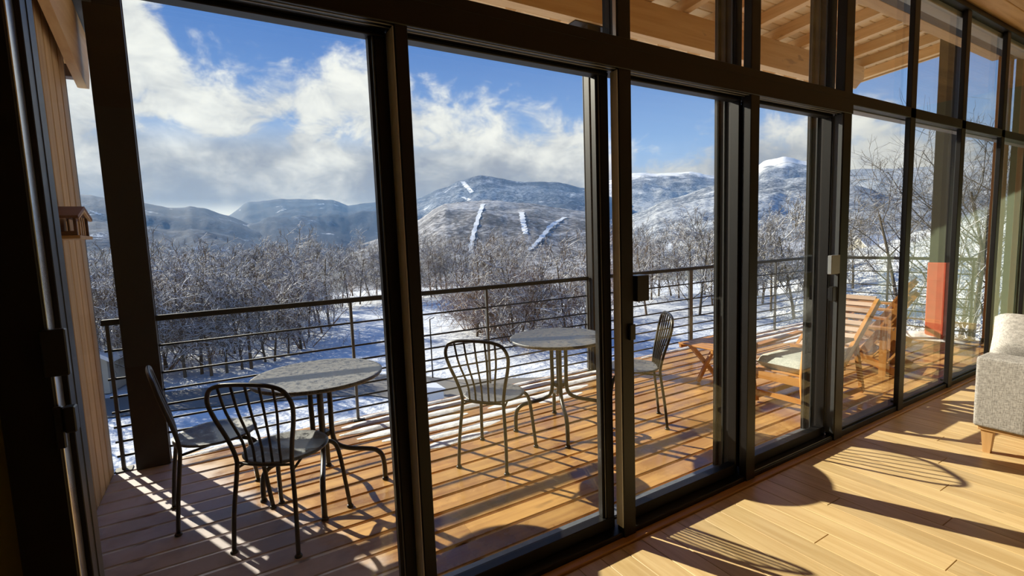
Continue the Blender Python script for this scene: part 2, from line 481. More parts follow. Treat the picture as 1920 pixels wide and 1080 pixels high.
ceil = empty('ceiling', (0, 0, ZC)); tag(ceil, 'warm pine board ceiling above the glass wall', 'ceiling', kind='structure')
MB().box(X0, X1, YB, 1.9, .022, .20).build('ceiling_backing', 'ceiling_wood', ceil)
cb = MB().bevbox(X0, X1, 0, .137, 0, .02, .004).mesh('board', 'ceiling_wood')
for i in range(28): link('board', cb, ceil, (0, 1.66 - .14 * (i + 1), 0))
MB().box(X0, X1, YB, -2.26, .002, .02).build('plain_boards', 'ceiling_wood', ceil)

for nm, b, m_, lab in (('wall_back', (X0, X1, YB - .2, YB, -.2, ZC + .2), 'wall_white', 'pale plaster wall behind the camera'),
                       ('wall_left', (X0 - .2, X0, YB, 1.9, -.2, ZC + .2), 'wall_olive', 'olive painted wall at the left of the room'),
                       ('wall_right', (X1, X1 + .2, YB, 2.0, -.2, ZC + .2), 'wall_pale_green', 'pale green wall at the far right end of the room')):
    tag(MB().box(*b).build(nm, m_), lab, 'wall', kind='structure')
wf = MB().box(X0, -.495, 1.715, 1.9, 0, ZC + .02).build('wall_front', 'wall_olive')
tag(wf, 'olive painted wall sliver left of the black door frame', 'wall', kind='structure')
wt = MB().box(X0, X1, 1.74, 1.92, ZC + .02, 4.42).build('wall_front_upper', 'wall_olive')
tag(wt, 'outer wall band above the glass under the roof', 'wall', kind='structure')

# ================================================================== glazed front
MX = [-.495, .576, 1.603, 2.584, 3.589, 4.574, 5.573, 6.564, 7.56, 8.56, 9.55]   # left edges of the uprights
MW = [.105, .048, .078, .082, .105, .088, .088, .088, .088, .088, .05]
ZH0, ZH1 = 2.24, 2.38
names = ['broad black door jamb at the left edge with two locks', 'black upright between the first two sliding doors', 'black upright with dark handle left of the wire chair back',
         'black upright beside the deep striped outer fin', 'black upright carrying the light grey handle block', 'slim black upright just right of the deck chairs',
         'slim black upright in front of the red wrapped column', 'slim black upright beside the orange timber post', 'slim black upright partly above the sofa', 'black upright beyond the sofa', 'black end upright at the pale green wall']
for i, (x, w) in enumerate(zip(MX, MW)):
    r = empty('trim_%d' % (i + 1 if i < 10 else 16), (x, YF, 0)); tag(r, names[i], 'window frame', kind='structure')
    depth = .095 if i == 1 else (.05 if i in (2, 3) else (.06 if i in (0, 4) else .036))
    top = ZC if i not in (1,) else ZH1
    MB().bevbox(0, w, 0, depth, 0.0, top, .003).build('upright', 'frame_black', r)
    if i == 0:
        MB().bevbox(0, w, -.035, .0, 0, ZC, .003).build('jamb_face', 'frame_black', r)
        MB().bevbox(w, w + .004, -.031, .028, .02, ZH0, .001).build('side_plate', 'frame_grey', r)
        MB().bevbox(w + .002, w + .016, .030, .09, .02, ZH0, .002).build('seal_strip', 'frame_black', r)
    if i in (1, 2, 4):      # side face towards the camera; the pale ones have reflected sky painted in
        MB().bevbox(-.004, 0, .006, depth + .002, .06, ZH0, .001).build('side_plate', 'frame_midgrey' if i == 4 else 'plate_reflect_pale', r)
    if i in (3, 4):         # deep stepped fin outside the glass
        MB().bevbox(.012, w - .012, .105, .205, .0, ZC, .004).build('outer_fin', 'steel_dark', r)
        MB().bevbox(.004, w - .004, .120, .132, .0, ZC, .003).build('fin_rib', 'frame_midgrey', r)
        MB().bevbox(.002, w - .002, .165, .172, .0, ZC, .003).build('fin_rib', 'frame_midgrey', r)
        MB().bevbox(.0, w, .205, .235, .0, ZC, .004).build('fin_edge', 'frame_black', r)
        MB().bevbox(-.002, w + .002, .213, .219, .0, ZC, .002).build('fin_rib', 'frame_midgrey', r)
    if i == 2:
        MB().bevbox(.01, w - .01, .06, .115, ZH1, ZC, .004).build('outer_cap', 'frame_black', r)
        MB().bevbox(-.004, .0, .008, .03, ZH1, ZC, .001).build('side_plate', 'frame_grey', r)
# transom
tr = empty('trim_11', (0, YF, 0)); tag(tr, 'heavy black head beam across the sliding doors', 'window frame', kind='structure')
MB().bevbox(-.6, 3.70, -.004, .13, ZH0 + .005, ZH1, .003).build('head_beam', 'frame_black', tr)
MB().bevbox(-.6, 3.70, -.006, -.004, 2.335, 2.338, .001).build('shadow_joint', 'seal', tr)
MB().bevbox(-.39, 3.58, .012, .016, ZH0 + .002, ZH0 + .006, .001).build('brush_seal', 'handle_grey', tr)
MB().bevbox(-.39, 3.58, .038, .042, ZH0 + .002, ZH0 + .006, .001).build('brush_seal', 'handle_grey', tr)
tr = empty('trim_12', (0, YF, 0)); tag(tr, 'slim black transom crossing the fixed windows at the right', 'window frame', kind='structure')
MB().bevbox(3.69, 9.6, .0, .12, 2.305, ZH1, .003).build('transom_bar', 'frame_black', tr)
MB().bevbox(3.69, 9.6, .06, .125, 2.298, 2.305, .002).build('drip_edge', 'handle_grey', tr)
tr = empty('trim_13', (0, YF, 0)); tag(tr, 'black top rail where the glass wall meets the ceiling', 'window frame', kind='structure')
MB().bevbox(-.6, 9.6, -.01, .14, ZC - .045, ZC, .003).build('top_rail', 'frame_black', tr)
MB().bevbox(-.6, 9.6, .05, .12, ZC - .09, ZC - .045, .003).build('blind_box', 'soffit_grey', tr)
tr = empty('trim_14', (0, YF, 0)); tag(tr, 'black bottom track of the glass wall above the oak strip', 'window frame', kind='structure')
MB().bevbox(-.6, 3.60, .01, .12, 0.0, .035, .003).build('bottom_track', 'frame_black', tr)
MB().bevbox(3.69, 9.6, .01, .12, 0.0, .05, .003).build('bottom_track', 'frame_black', tr)
MB().bevbox(2.67, 3.588, .020, .024, .035, .039, .001).build('track_gleam', 'handle_grey', tr)
sill = MB().prism([(1.83, .028), (1.83, .040), (1.925, .026), (1.925, .002), (1.915, .002), (1.915, .016)], 0, -.5, 3.6).build('trim_15', 'sill_grey')
tag(sill, 'wet grey metal sill outside the sliding doors', 'sill', kind='structure')

wl = ['big sliding door pane at the left in front of the near bistro table', 'second sliding door pane in front of the wire chair and far bistro table', 'third door pane looking on the side of the wire chair',
      'fourth door pane looking on the cushioned lounger', 'fixed pane in front of the slatted deck chairs', 'fixed pane in front of the red wrapped column', 'narrow fixed pane in front of the timber post',
      'fixed pane showing the dark green end wall', 'lower fixed pane beyond the dark green end wall', 'farthest lower fixed pane']
for i in range(10):
    xa = MX[i] + MW[i]; xb = MX[i + 1]
    door = i < 4
    r = empty('window_%d' % (i + 1), ((xa + xb) / 2, 1.77 if door else 1.738, 0)); tag(r, wl[i], 'window', kind='structure')
    hw = (xb - xa) / 2
    if door:
        zb, zt = .095, ZH0 + .0
        sl = .030 if i != 0 else .035
        yb = -.015 if i else .0
        MB().bevbox(-hw + .002, hw - .002, yb, yb + .055, .036, zb, .003).build('bottom_rail', 'frame_black', r)
        MB().bevbox(-hw + .002, hw - .002, yb, yb + .055, zt - .012, zt + .004, .003).build('top_rail', 'frame_black', r)
        lw = .006 if i else .0
        if lw: MB().bevbox(-hw + .002, -hw + lw, yb, yb + .055, zb, zt - .012, .002).build('stile', 'frame_black', r)
        else: MB().bevbox(-hw + .002, -hw + .018, yb, yb + .055, zb, zt - .012, .002).build('stile', 'frame_black', r)
        rw = (.048, .050, .012, .020)[i]
        st = MB().bevbox(hw - rw, hw - .005, yb, yb + .055, zb, zt - .012, .002).build('stile', 'frame_black', r)
        if i < 2:
            MB().bevbox(hw - rw - .004, hw - rw, yb + .010, yb + .016, zb, zt - .012, .001).build('bead', 'handle_grey', st)
            MB().bevbox(hw - rw - .016, hw - rw - .004, yb + .020, yb + .05, zb, zt - .012, .001).build('spacer', 'frame_black', st)
        MB().box(-hw + .003, hw - rw + .002, yb + .022, yb + .046, zb - .005, zt - .006).build('pane', 'window_glass', r)
    else:
        zb, zt = .055, 2.30
        MB().bevbox(-hw, hw, -.02, .04, .05, .062, .002).build('bottom_bead', 'frame_black', r)
        MB().box(-hw - .005, hw + .005, -.012, .012, zb, zt + .01).build('pane', 'window_glass', r)
ul = ['upper pane above the first sliding door', 'upper pane above the second sliding door', 'upper pane showing the eave beam above the third door', 'upper pane above the fourth door with rafters behind',
      'upper pane showing the roof edge against blue sky', 'upper pane crossed by the dark column', 'narrow upper pane beside the timber post', 'upper pane in front of the green end wall', 'upper pane beyond the dark green end wall', 'farthest upper pane']
for i in range(10):
    xa = MX[i] + MW[i]; xb = MX[i + 1]
    if i == 0: xb = MX[1] + .02
    if i == 1: xa = MX[1] + .02
    r = empty('window_%d' % (i + 11), ((xa + xb) / 2, 1.765 if i < 4 else 1.738, ZH1)); tag(r, ul[i], 'window', kind='structure')
    hw = (xb - xa) / 2
    MB().box(-hw - .004, hw + .004, -.010, .012, -.01, ZC - ZH1 - .04).build('pane', 'window_glass', r)
    MB().bevbox(-hw, hw, -.015, .03, -.002, .008, .002).build('bottom_bead', 'frame_black', r)

# handles and locks, parts of the uprights
TRIM = {o.name: o for o in COL.objects if o.name.startswith('trim_')}
def handle_box(owner, x0, x1, y0, y1, z0, z1, m_, name, lab):
    p = TRIM[owner]; ox, oy = p.location.x, p.location.y
    h = MB().bevbox(x0 - ox, x1 - ox, y0 - oy, y1 - oy, z0, z1, .003).build(name, m_, p); h['label'] = lab
    cx, wx = (x0 + x1) / 2 - ox, (x1 - x0) * .35
    MB().bevbox(cx - wx, cx + wx, y1 - oy, y1 - oy + .012, z0 + .012, z1 - .012, .002).build('back_plate', 'handle_black', h)
handle_box('trim_1', -.400, -.350, 1.632, 1.655, 1.195, 1.315, 'handle_black', 'door_handle', 'black square door handle')
handle_box('trim_1', -.396, -.376, 1.638, 1.655, 1.005, 1.115, 'handle_black', 'door_lock', 'narrow black lock case')
handle_box('trim_1', -.374, -.350, 1.630, 1.665, 1.045, 1.112, 'handle_black', 'thumb_turn', 'black thumb turn')
handle_box('trim_3', 1.688, 1.768, 1.672, 1.735, 1.18, 1.305, 'handle_black', 'door_handle', 'black square handle block')
handle_box('trim_3', 1.640, 1.676, 1.672, 1.689, 1.0, 1.075, 'handle_black', 'door_lock', 'small black lock plate')
handle_box('trim_5', 3.455, 3.562, 1.674, 1.70, 1.19, 1.315, 'handle_grey', 'door_handle', 'light grey handle block')
handle_box('trim_5', 3.562, 3.586, 1.695, 1.73, 1.185, 1.315, 'handle_black', 'handle_mount', 'black handle mount')
handle_box('trim_5', 3.532, 3.584, 1.70, 1.725, 1.0, 1.10, 'handle_black', 'door_lock', 'black oval lock')

# ================================================================== deck
YE = 4.24
deck = empty('deck_floor'); tag(deck, 'orange wooden deck of wet boards with snow along the railing', 'deck', kind='structure')
BP = .157
dcache = {}
nrow = 15
for i in range(nrow):
    yc = 4.16 - BP * i           # outer joint of the row
    cuts = [-.739, 2.2 + ((i * 5) % 4) * .95 - 1.2, 5.4 + ((i * 3) % 4) * .8 - 1.0, 8.2]
    for a, b in zip(cuts, cuts[1:]):
        ln = round(b - a, 3)
        key = ln
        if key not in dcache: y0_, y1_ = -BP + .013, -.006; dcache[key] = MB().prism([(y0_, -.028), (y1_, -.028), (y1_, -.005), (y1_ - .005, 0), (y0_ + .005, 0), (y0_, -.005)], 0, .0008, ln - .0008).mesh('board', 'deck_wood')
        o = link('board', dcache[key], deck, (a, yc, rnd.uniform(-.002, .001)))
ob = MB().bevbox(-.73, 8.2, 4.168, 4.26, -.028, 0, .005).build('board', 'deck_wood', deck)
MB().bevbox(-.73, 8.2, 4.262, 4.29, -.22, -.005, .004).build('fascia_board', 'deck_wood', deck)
for k in range(13):
    xj = -.5 + .7 * k
    MB().box(xj, xj + .07, 1.95, 4.26, -.19, -.03).build('joist', 'clad_trim', deck)

# lying snow on the outer boards
def snow_patch(x0, x1, y0, y1, seed, h=.016):
    r_ = random.Random(seed); nx = max(8, int((x1 - x0) / .06)); ny = 5; mb = MB()
    for j in range(ny + 1):
        for i in range(nx + 1):
            u, v = i / nx, j / ny
            edge = min(1, min(u, 1 - u) * nx / 2.5)
            wob = noise.noise(Vector((x0 * 3 + u * (x1 - x0) * 5, y0 * 7, seed))) * .35
            yy = (y0 + y1) / 2 + (v - .5) * (y1 - y0) * max(.12, (.75 + wob)) * (.25 + .75 * edge)
            b = math.sin(math.pi * v) * edge
            zz = .0008 + h * b * (.65 + .5 * noise.noise(Vector((u * (x1 - x0) * 9, v * 3, seed * 1.7))))
            mb.v.append((x0 + u * (x1 - x0), yy, zz))
    for j in range(ny):
        for i in range(nx):
            a = j * (nx + 1) + i; mb.f.append((a, a + 1, a + nx + 2, a + nx + 1)); mb.sm.append(True)
    return mb
spans = [(0, [(-.35, .3), (.55, 3.9), (4.3, 8.1)]), (1, [(.75, 3.75), (5.3, 8.0)]), (2, [(.7, 2.1), (2.25, 3.5), (5.8, 7.9)]), (3, [(.8, 1.75), (1.95, 3.1), (6.0, 7.6)]),
         (4, [(.95, 2.2), (2.4, 2.9), (6.3, 7.2)]), (5, [(1.05, 1.9)]), (6, [(1.15, 1.7)])]
k = 0
for row_, ss_ in spans:
    for a, b in ss_:
        yy1 = 4.255 if row_ == 0 else 4.16 - BP * (row_ - 1) - .008
        yy0 = 4.17 if row_ == 0 else yy1 - BP + .022
        o = snow_patch(a, b, yy0, yy1, 11 + k, .02 if row_ < 3 else .010).build('snow_strip', 'snow_deck', deck); k += 1
bank = MB()
n_ = 22
for j in range(7):
    for i in range(n_ + 1):
        u, v = i / n_, j / 6
        e = math.sin(math.pi * u) * math.sin(math.pi * v)
        bank.v.append((8.02 - .26 * v + .04 * math.sin(u * 9), 2.25 + u * 1.0, .001 + .11 * e * (.8 + .5 * noise.noise(Vector((u * 6, v * 4, 3))))))
for j in range(6):
    for i in range(n_):
        a = j * (n_ + 1) + i; bank.f.append((a, a + 1, a + n_ + 2, a + n_ + 1)); bank.sm.append(True)
tag(bank.build('snow_heap', 'snow_deck'), 'small heap of snow on the deck by the end railing', 'snow')

# ------------------------------------------------------------------ clad side wall
wall = empty('wall_side', (-.74, 0, 0)); tag(wall, 'vertical timber cladding wall at the left end of the deck', 'wall', kind='structure')
MB().box(-.16, -.03, 1.9, 4.19, -.3, 4.3).build('wall_core', 'clad_trim', wall)
cbm = MB().bevbox(-.03, 0, .009, .133, -.02, 4.2, .005).mesh('cladding_board', 'cladding')
for i in range(17): link('cladding_board', cbm, wall, (0, 4.19 - .139 * (i + 1), 0))
MB().bevbox(-.17, -.002, 4.191, 4.215, -.3, 4.25, .003).build('corner_trim', 'clad_trim', wall)

# bird feeder: ridge pointing away from the wall
bf = empty('bird_feeder', (-.74, 3.57, 1.585)); tag(bf, 'small open wooden bird feeder with brown roof on the clad wall', 'bird feeder')
MB().bevbox(.001, .118, -.15, .15, 0, .018, .003).build('base', 'feeder_wood', bf)
MB().bevbox(.001, .014, -.125, .125, .018, .13, .003).build('back_board', 'feeder_wood', bf)
MB().bevbox(.004, .106, -.140, -.130, .018, .042, .002).build('front_ledge', 'feeder_dark', bf)
for yy in (-.138, .126):
    for xx in (.016, .092): MB().bevbox(xx, xx + .014, yy, yy + .014, .018, .118, .002).build('corner_post', 'feeder_dark', bf)
MB().bevbox(.05, .056, -.02, .11, .018, .11, .002).build('divider', 'feeder_wood', bf)
MB().prism([(-.17, .108), (-.17, .122), (0, .180), (0, .163)], 0, .0005, .122).build('roof_slope', 'feeder_roof', bf)
MB().prism([(.17, .108), (.17, .122), (0, .180), (0, .163)], 0, .0005, .122).build('roof_slope', 'feeder_roof', bf)
MB().prism([(-.165, .104), (-.145, .104), (0, .150), (0, .163)], 0, .108, .121).build('gable_board', 'feeder_wood', bf)
MB().prism([(.165, .104), (.145, .104), (0, .150), (0, .163)], 0, .108, .121).build('gable_board', 'feeder_wood', bf)
for yy in (-.05, .0, .05): MB().bevbox(.100, .106, yy - .006, yy + .006, .018, .12, .002).build('gable_slat', 'feeder_wood', bf)

# ------------------------------------------------------------------ posts
def steel_post(x0, x1, y0, y1, z0, z1, lab, plate=None):
    r = empty('steel_post', ((x0 + x1) / 2, (y0 + y1) / 2, z0)); tag(r, lab, 'post', kind='structure')
    ax, ay = (x1 - x0) / 2, (y1 - y0) / 2
    MB().bevbox(-ax, ax, -ay, -ay + .014, 0, z1 - z0, .003).build('flange', 'steel_dark', r)
    MB().bevbox(-ax, ax, ay - .014, ay, 0, z1 - z0, .003).build('flange', 'steel_dark', r)
    MB().box(-ax + .004, ax - .004, -ay + .014, ay - .014, 0, z1 - z0).build('web', 'steel_dark', r)
    if plate:
        MB().bevbox(-plate, plate, -ay - .01, ay + .01, z1 - z0, z1 - z0 + .012, .002).build('head_plate', 'steel_dark', r)
    return r
steel_post(-.608, -.412, 4.13, 4.235, 0.0, 3.71, 'broad dark steel post at the left behind the wire chairs')
steel_post(3.495, 3.672, 4.13, 4.238, 0.0, 3.698, 'dark steel post at the railing behind the far bistro table', .26)
cp = empty('steel_post', (7.93, 2.55, 0)); tag(cp, 'dark column at the right with its foot wrapped in red', 'post', kind='structure')
MB().bevbox(-.085, .085, -.085, .085, 1.0, 4.17, .004).build('shaft', 'steel_dark', cp)
MB().bevbox(-.095, .095, -.095, .095, 0.0, 1.004, .006).build('red_wrap', 'paint_red', cp)
for zz in (.25, .52, .78): MB().bevbox(-.097, .097, -.097, .097, zz, zz + .006, .001).build('wrap_band', 'paint_red', cp)
tp = empty('timber_post', (8.17, 2.13, 0)); tag(tp, 'orange timber corner post at the far end of the deck', 'post', kind='structure')
MB().bevbox(-.06, .10, -.07, .03, 0, 3.44, .006).build('shaft', 'fir_z', tp)
MB().bevbox(-.065, .105, -.075, .035, 0, .05, .003).build('post_shoe', 'steel_dark', tp)
ew = empty('wall_end', (8.3, 1.95, 0)); tag(ew, 'dark green boarded wall piece at the far end of the deck', 'wall', kind='structure')
MB().box(0, .2, -.12, .10, -.3, 4.3).build('wall_core', 'wall_green', ew)
for i in range(3): MB().bevbox(-.02, 0, -.115 + i * .07, -.05 + i * .07, -.02, 4.2, .004).build('cladding_board', 'wall_green', ew)
MB().bevbox(-.05, -.021, -.02, .03, 0, 3.44, .004).build('timber_batten', 'fir_z', ew)

# ------------------------------------------------------------------ railing
ZB = [.10, .203, .307, .41, .52, .644, .841]
def rail_span(name, lab, p0, p1, posts, thick=()):
    a = Vector(p0); b = Vector(p1); d = (b - a); L = d.length
    r = empty(name, a, math.atan2(d.y, d.x)); tag(r, lab, 'railing')
    MB().bevbox(0, L, -.022, .022, 1.016, 1.056, .004).build('handrail', 'rail_steel', r)
    for z in ZB: MB().tube([(0, 0, z), (L, 0, z)], .0085, 6).build('bar', 'rail_steel', r)
    for x_ in posts:
        w = .03 if x_ in thick else .011
        p = MB().bevbox(x_ - w, x_ + w, -.020, .012, .0, 1.016, .003).build('post', 'rail_post_grey', r)
        MB().bevbox(x_ - .05, x_ + .05, -.05, .035, .0, .008, .002).build('foot_plate', 'rail_steel', p)
    return r
rail_span('deck_railing', 'black metal railing with thin horizontal bars behind the bistro tables', (-.715, 4.21, 0), (3.49, 4.21, 0), [.03, 1.63, 2.925, 4.19], ())
rail_span('deck_railing', 'black metal railing right of the steel post behind the lounger', (3.68, 4.21, 0), (8.14, 4.21, 0), [.03, 1.51, 3.40, 4.43], (1.51,))
rail_span('deck_railing', 'short railing closing the far end of the deck beside the red column', (8.17, 2.26, 0), (8.17, 4.17, 0), [.03, .95], ())

# ================================================================== roof over the deck
roof = empty('roof', (0, 0, 0)); tag(roof, 'pine rafters and boards of the roof over the deck', 'roof', kind='structure')
SL = .08
def rz_(y): return 4.08 + (4.2 - y) * SL
poly = [(-1.2, 3.71), (9.02, 3.71), (9.27, 3.90), (9.27, 4.08), (-1.2, 4.08)]
bm_ = MB(); base = len(bm_.v)
for yy in (4.085, 4.205):
    for p in poly: bm_.v.append((p[0], yy, p[1]))
n_ = len(poly)
bm_.f.append(tuple(range(n_))); bm_.f.append(tuple(n_ + i for i in reversed(range(n_)))); bm_.sm += [False, False]
for i in range(n_): bm_.f.append((i, n_ + i, n_ + (i + 1) % n_, (i + 1) % n_)); bm_.sm.append(False)
bm_.build('eave_beam', 'fir_x', roof)
MB().bevbox(-1.2, 8.27, 2.14, 2.26, 3.44, 3.76, .006).build('inner_beam', 'fir_x', roof)
MB().bevbox(-1.2, 8.27, 2.0, 2.10, 3.40, 3.62, .004).build('steel_beam', 'steel_dark', roof)
MB().bevbox(-1.2, 9.6, 1.93, 2.0, 3.38, 3.42, .003).build('soffit_strip', 'soffit_grey', roof)
rm = MB().quadbox([(-.05, 1.95, rz_(1.95)), (.05, 1.95, rz_(1.95)), (.05, 5.05, rz_(5.05)), (-.05, 5.05, rz_(5.05)),
                   (-.05, 1.95, rz_(1.95) + .14), (.05, 1.95, rz_(1.95) + .14), (.05, 5.05, rz_(5.05) + .14), (-.05, 5.05, rz_(5.05) + .14)]).mesh('rafter', 'fir_y')
for k in range(-9, 9): link('rafter', rm, roof, (4.97 + .62 * k, 0, 0))
yb = 1.95; k = 0
ang = math.atan(SL)
while yb < 5.15:
    w_ = .148
    o = MB().bevbox(-1.0, 10.05, .002, w_ - .002, 0, .02, .009).build('roof_board', 'roof_plank', roof)
    o.location = (0, yb, rz_(yb) + .143); o.rotation_euler = (-ang, 0, 0)
    yb += w_ * math.cos(ang); k += 1
o = MB().box(-1.05, 10.1, 1.9, 5.22, 0, .05).build('roof_sheet', 'sheet_grey', roof)
o.location = (0, 0, rz_(0) + .165); o.rotation_euler = (-ang, 0, 0)
MB().quadbox([(10.0, 1.95, rz_(1.95) - .02), (10.04, 1.95, rz_(1.95) - .02), (10.04, 5.2, rz_(5.2) - .02), (10.0, 5.2, rz_(5.2) - .02),
              (10.0, 1.95, rz_(1.95) + .2), (10.04, 1.95, rz_(1.95) + .2), (10.04, 5.2, rz_(5.2) + .2), (10.0, 5.2, rz_(5.2) + .2)]).build('rake_board', 'fir_y', roof)
# little lean-to roof by the side wall
lr = empty('lean_to_roof', (-.65, 3.4, 2.6)); tag(lr, 'timber bracket beam and slate edge of a low roof at upper left', 'roof', kind='structure')
def yz(y, z): return (y - 3.4, z - 2.6)
MB().prism([yz(3.0, 3.01), yz(3.6, 2.81), yz(4.0, 2.665), yz(4.27, 2.585), yz(4.34, 2.60), yz(4.40, 2.70), yz(4.44, 2.98), yz(4.0, 3.10), yz(3.0, 3.36)], 0, -.05, .0).build('bracket_beam', 'fir_y', lr)
MB().bevbox(-2.2, -.065, .86, .96, .22, .30, .004).build('purlin', 'fir_x', lr)
MB().bevbox(-2.2, -.065, .98, 1.06, .08, .20, .004).build('purlin', 'clad_trim', lr)
MB().bevbox(-2.2, -.065, .80, 1.02, .16, .19, .004).build('soffit_board', 'fir_x', lr)
MB().prism([yz(3.0, 3.37), yz(4.52, 2.985), yz(4.52, 3.02), yz(3.0, 3.45)], 0, -2.2, .09).build('slate_edge', 'sheet_grey', lr)

# ================================================================== bistro furniture
def bistro_table(loc, rz, lab):
    r = empty('bistro_table', loc, rz); tag(r, lab, 'table', 'round metal bistro tables on the deck')
    H = .735
    MB().lathe([(.02, H - .016), (.352, H - .016), (.366, H - .022), (.374, H - .014), (.374, H - .002), (.368, H + .002), (.358, H), (.02, H)], 56).build('table_top', 'table_top_wet', r)
    for k in range(4):
        a = k * math.pi / 2; c, s = math.cos(a), math.sin(a)
        pts = [(.055, H - .02), (.055, .55), (.055, .36), (.075, .285), (.14, .245), (.24, .222), (.30, .205), (.338, .165), (.350, .10), (.352, .012)]
        o = MB().tube([Vector((p[0] * c, p[0] * s, p[1])) for p in curve([(q[0], 0, q[1]) for q in pts], 5) for p in [(p.x, p.z)]], .0150, 8).build('leg', 'chair_steel', r)
        MB().lathe([(.02, 0), (.021, .006), (.016, .016)], 12, (.352 * c, .352 * s, 0)).build('foot_pad', 'chair_steel', o)
    MB().lathe([(.040, .345), (.044, .35), (.044, .372), (.040, .377)], 20).build('collar', 'chair_steel', r)
    MB().lathe([(.15, H - .030), (.15, H - .018)], 24).build('mount_plate', 'chair_steel', r)
    return r
bistro_table((.455, 3.085, 0), R(168), 'round grey bistro table nearest the left steel post, frosted top')
bistro_table((2.195, 3.015, 0), R(152), 'round bistro table farther right with the wet shiny top')

def bistro_chair(loc, rz, lab):
    r = empty('wire_chair', loc, rz); tag(r, lab, 'chair', 'wire backed bistro chairs')
    # seat: dished round disc
    MB().lathe([(.01, .437), (.185, .440), (.203, .446), (.209, .453), (.205, .459), (.186, .457), (.15, .449), (.09, .446), (.01, .446)], 40).build('seat', 'table_top_wet', r)
    # hoop and rear legs in one bent rod
    half = [(.172, -.232, .012), (.166, -.215, .20), (.150, -.190, .40), (.149, -.188, .47), (.170, -.205, .57), (.206, -.235, .69), (.218, -.256, .775), (.190, -.270, .838), (.13, -.278, .864), (.06, -.281, .871)]
    full = half + [(0, -.282, .872)] + [(-a, b, c) for a, b, c in reversed(half)]
    MB().tube(curve(full, 5), .011, 8).build('back_hoop', 'chair_steel', r)
    def hoop_z(x_): return .872 - .012 * (abs(x_) / .15) ** 2.2
    for x0_, x1_ in ((-.092, -.142), (-.047, -.073), (0, 0), (.047, .073), (.092, .142)):
        MB().tube(curve([(x0_, -.186 - .004 * (1 - abs(x0_) * 8), .452), (x0_ * 1.05, -.20, .56), (x1_ * .93, -.245, .72), (x1_, -.277, hoop_z(x1_))], 4), .0068, 6).build('back_bar', 'chair_steel', r)
    MB().tube(curve([(-.150, -.186, .447), (-.08, -.200, .447), (0, -.206, .447), (.08, -.200, .447), (.150, -.186, .447)], 4), .0065, 6).build('back_rail', 'chair_steel', r)
    for s in (-1, 1):
        o = MB().tube(curve([(s * .10, .05, .432), (s * .145, .120, .430), (s * .175, .165, .405), (s * .192, .186, .33), (s * .205, .205, .16), (s * .214, .222, .012)], 5), .012, 8).build('front_leg', 'chair_steel', r)
        MB().lathe([(.018, 0), (.019, .006), (.013, .014)], 12, (s * .214, .222, 0)).build('foot_pad', 'chair_steel', o)
        MB().lathe([(.018, 0), (.019, .006), (.013, .014)], 12, (s * .172, -.232, 0)).build('foot_pad', 'chair_steel', r)
        MB().tube([(s * .150, -.188, .418), (s * .10, .05, .432)], .007, 6).build('seat_strut', 'chair_steel', r)
    return r
def face(dx, dy): return math.atan2(dy, dx) - math.pi / 2
bistro_chair((.225, 2.765, 0), face(.271, .335), 'wire chair nearest the camera, in front of the frosted table')
bistro_chair((-.095, 3.235, 0), face(1, .12), 'wire chair beside the broad left steel post, seen from its side')
bistro_chair((1.545, 2.885, 0), face(.34, .26), 'wire chair standing left of the wet shiny bistro table')
bistro_chair((2.765, 2.80, 0), face(-.80, .60), 'wire chair right of the wet table, behind the middle upright')

# ================================================================== lounger and deck chairs
lg = empty('deck_lounger', (4.4, 2.34, 0)); tag(lg, 'wooden deck lounger with thick pale cushion and reclined slatted back', 'lounger')
def L(x, y, z): return (x - 4.4, y - 2.34, z)
for yy in (2.07, 2.50):
    MB().bar(L(3.88, yy, .285), L(4.52, yy, .305), .028, .055).build('seat_rail', 'teak_x', lg)
    MB().tube(curve([L(3.945, yy, .02), L(3.90, yy, .18), L(3.885, yy, .34), L(3.915, yy, .53)], 4), [.030] * 13, 4).build('front_leg', 'teak_z', lg)
    MB().bar(L(4.52, yy, .34), L(5.10, yy, .82), .03, .06).build('back_rail', 'teak_x', lg)
    MB().bar(L(3.92, yy, .50), L(4.62, yy, .535), .055, .022).build('armrest', 'teak_x', lg)
    MB().bar(L(4.86, yy, .02), L(4.70, yy, .52), .028, .045, (1, 0, 0)).build('rear_leg', 'teak_z', lg)
    MB().bar(L(3.94, yy, .055), L(4.86, yy, .055), .024, .045).build('floor_runner', 'teak_x', lg)
MB().bar(L(3.895, 2.07, .27), L(3.895, 2.50, .27), .028, .06).build('front_apron', 'teak_y', lg)
MB().bar(L(4.50, 2.06, .425), L(4.50, 2.51, .425), .05, .03).build('cross_rail', 'teak_y', lg)
MB().bar(L(3.945, 2.07, .10), L(3.945, 2.50, .10), .024, .04).build('stretcher', 'teak_y', lg)
for k in range(6):
    xx = 3.96 + .092 * k
    MB().bevbox(xx - 4.4 - .035, xx - 4.4 + .035, -.265, .155, .305, .318, .003).build('seat_slat', 'teak_y', lg)
for k in range(10):
    t_ = .06 + .94 * k / 9; p = Vector((4.52, 0, .34)).lerp(Vector((5.10, 0, .82)), t_)
    MB().bar(L(p.x - .012, 2.085, p.z + .018), L(p.x - .012, 2.485, p.z + .018), .014, .052, (.8, 0, .6)).build('back_slat', 'teak_reflect_pale', lg)
st = empty('folding_stool', (4.1, 3.04, 0)); tag(st, 'low slatted folding stool with crossed wooden legs beside the lounger', 'stool')
for yy in (-.16, .13):
    MB().bar((-.20, yy, .41), (.22, yy + .012, .014), .040, .026, (0, 1, 0)).build('crossed_leg', 'teak_x', st)
    MB().bar((.20, yy - .03, .41), (-.10, yy - .018, .014), .040, .026, (0, 1, 0)).build('crossed_leg', 'teak_x', st)
for k in range(7):
    xx = -.255 + .085 * k
    MB().bevbox(xx - .038, xx + .038, -.21, .19, .412, .428, .003).build('slat', 'teak_y', st)
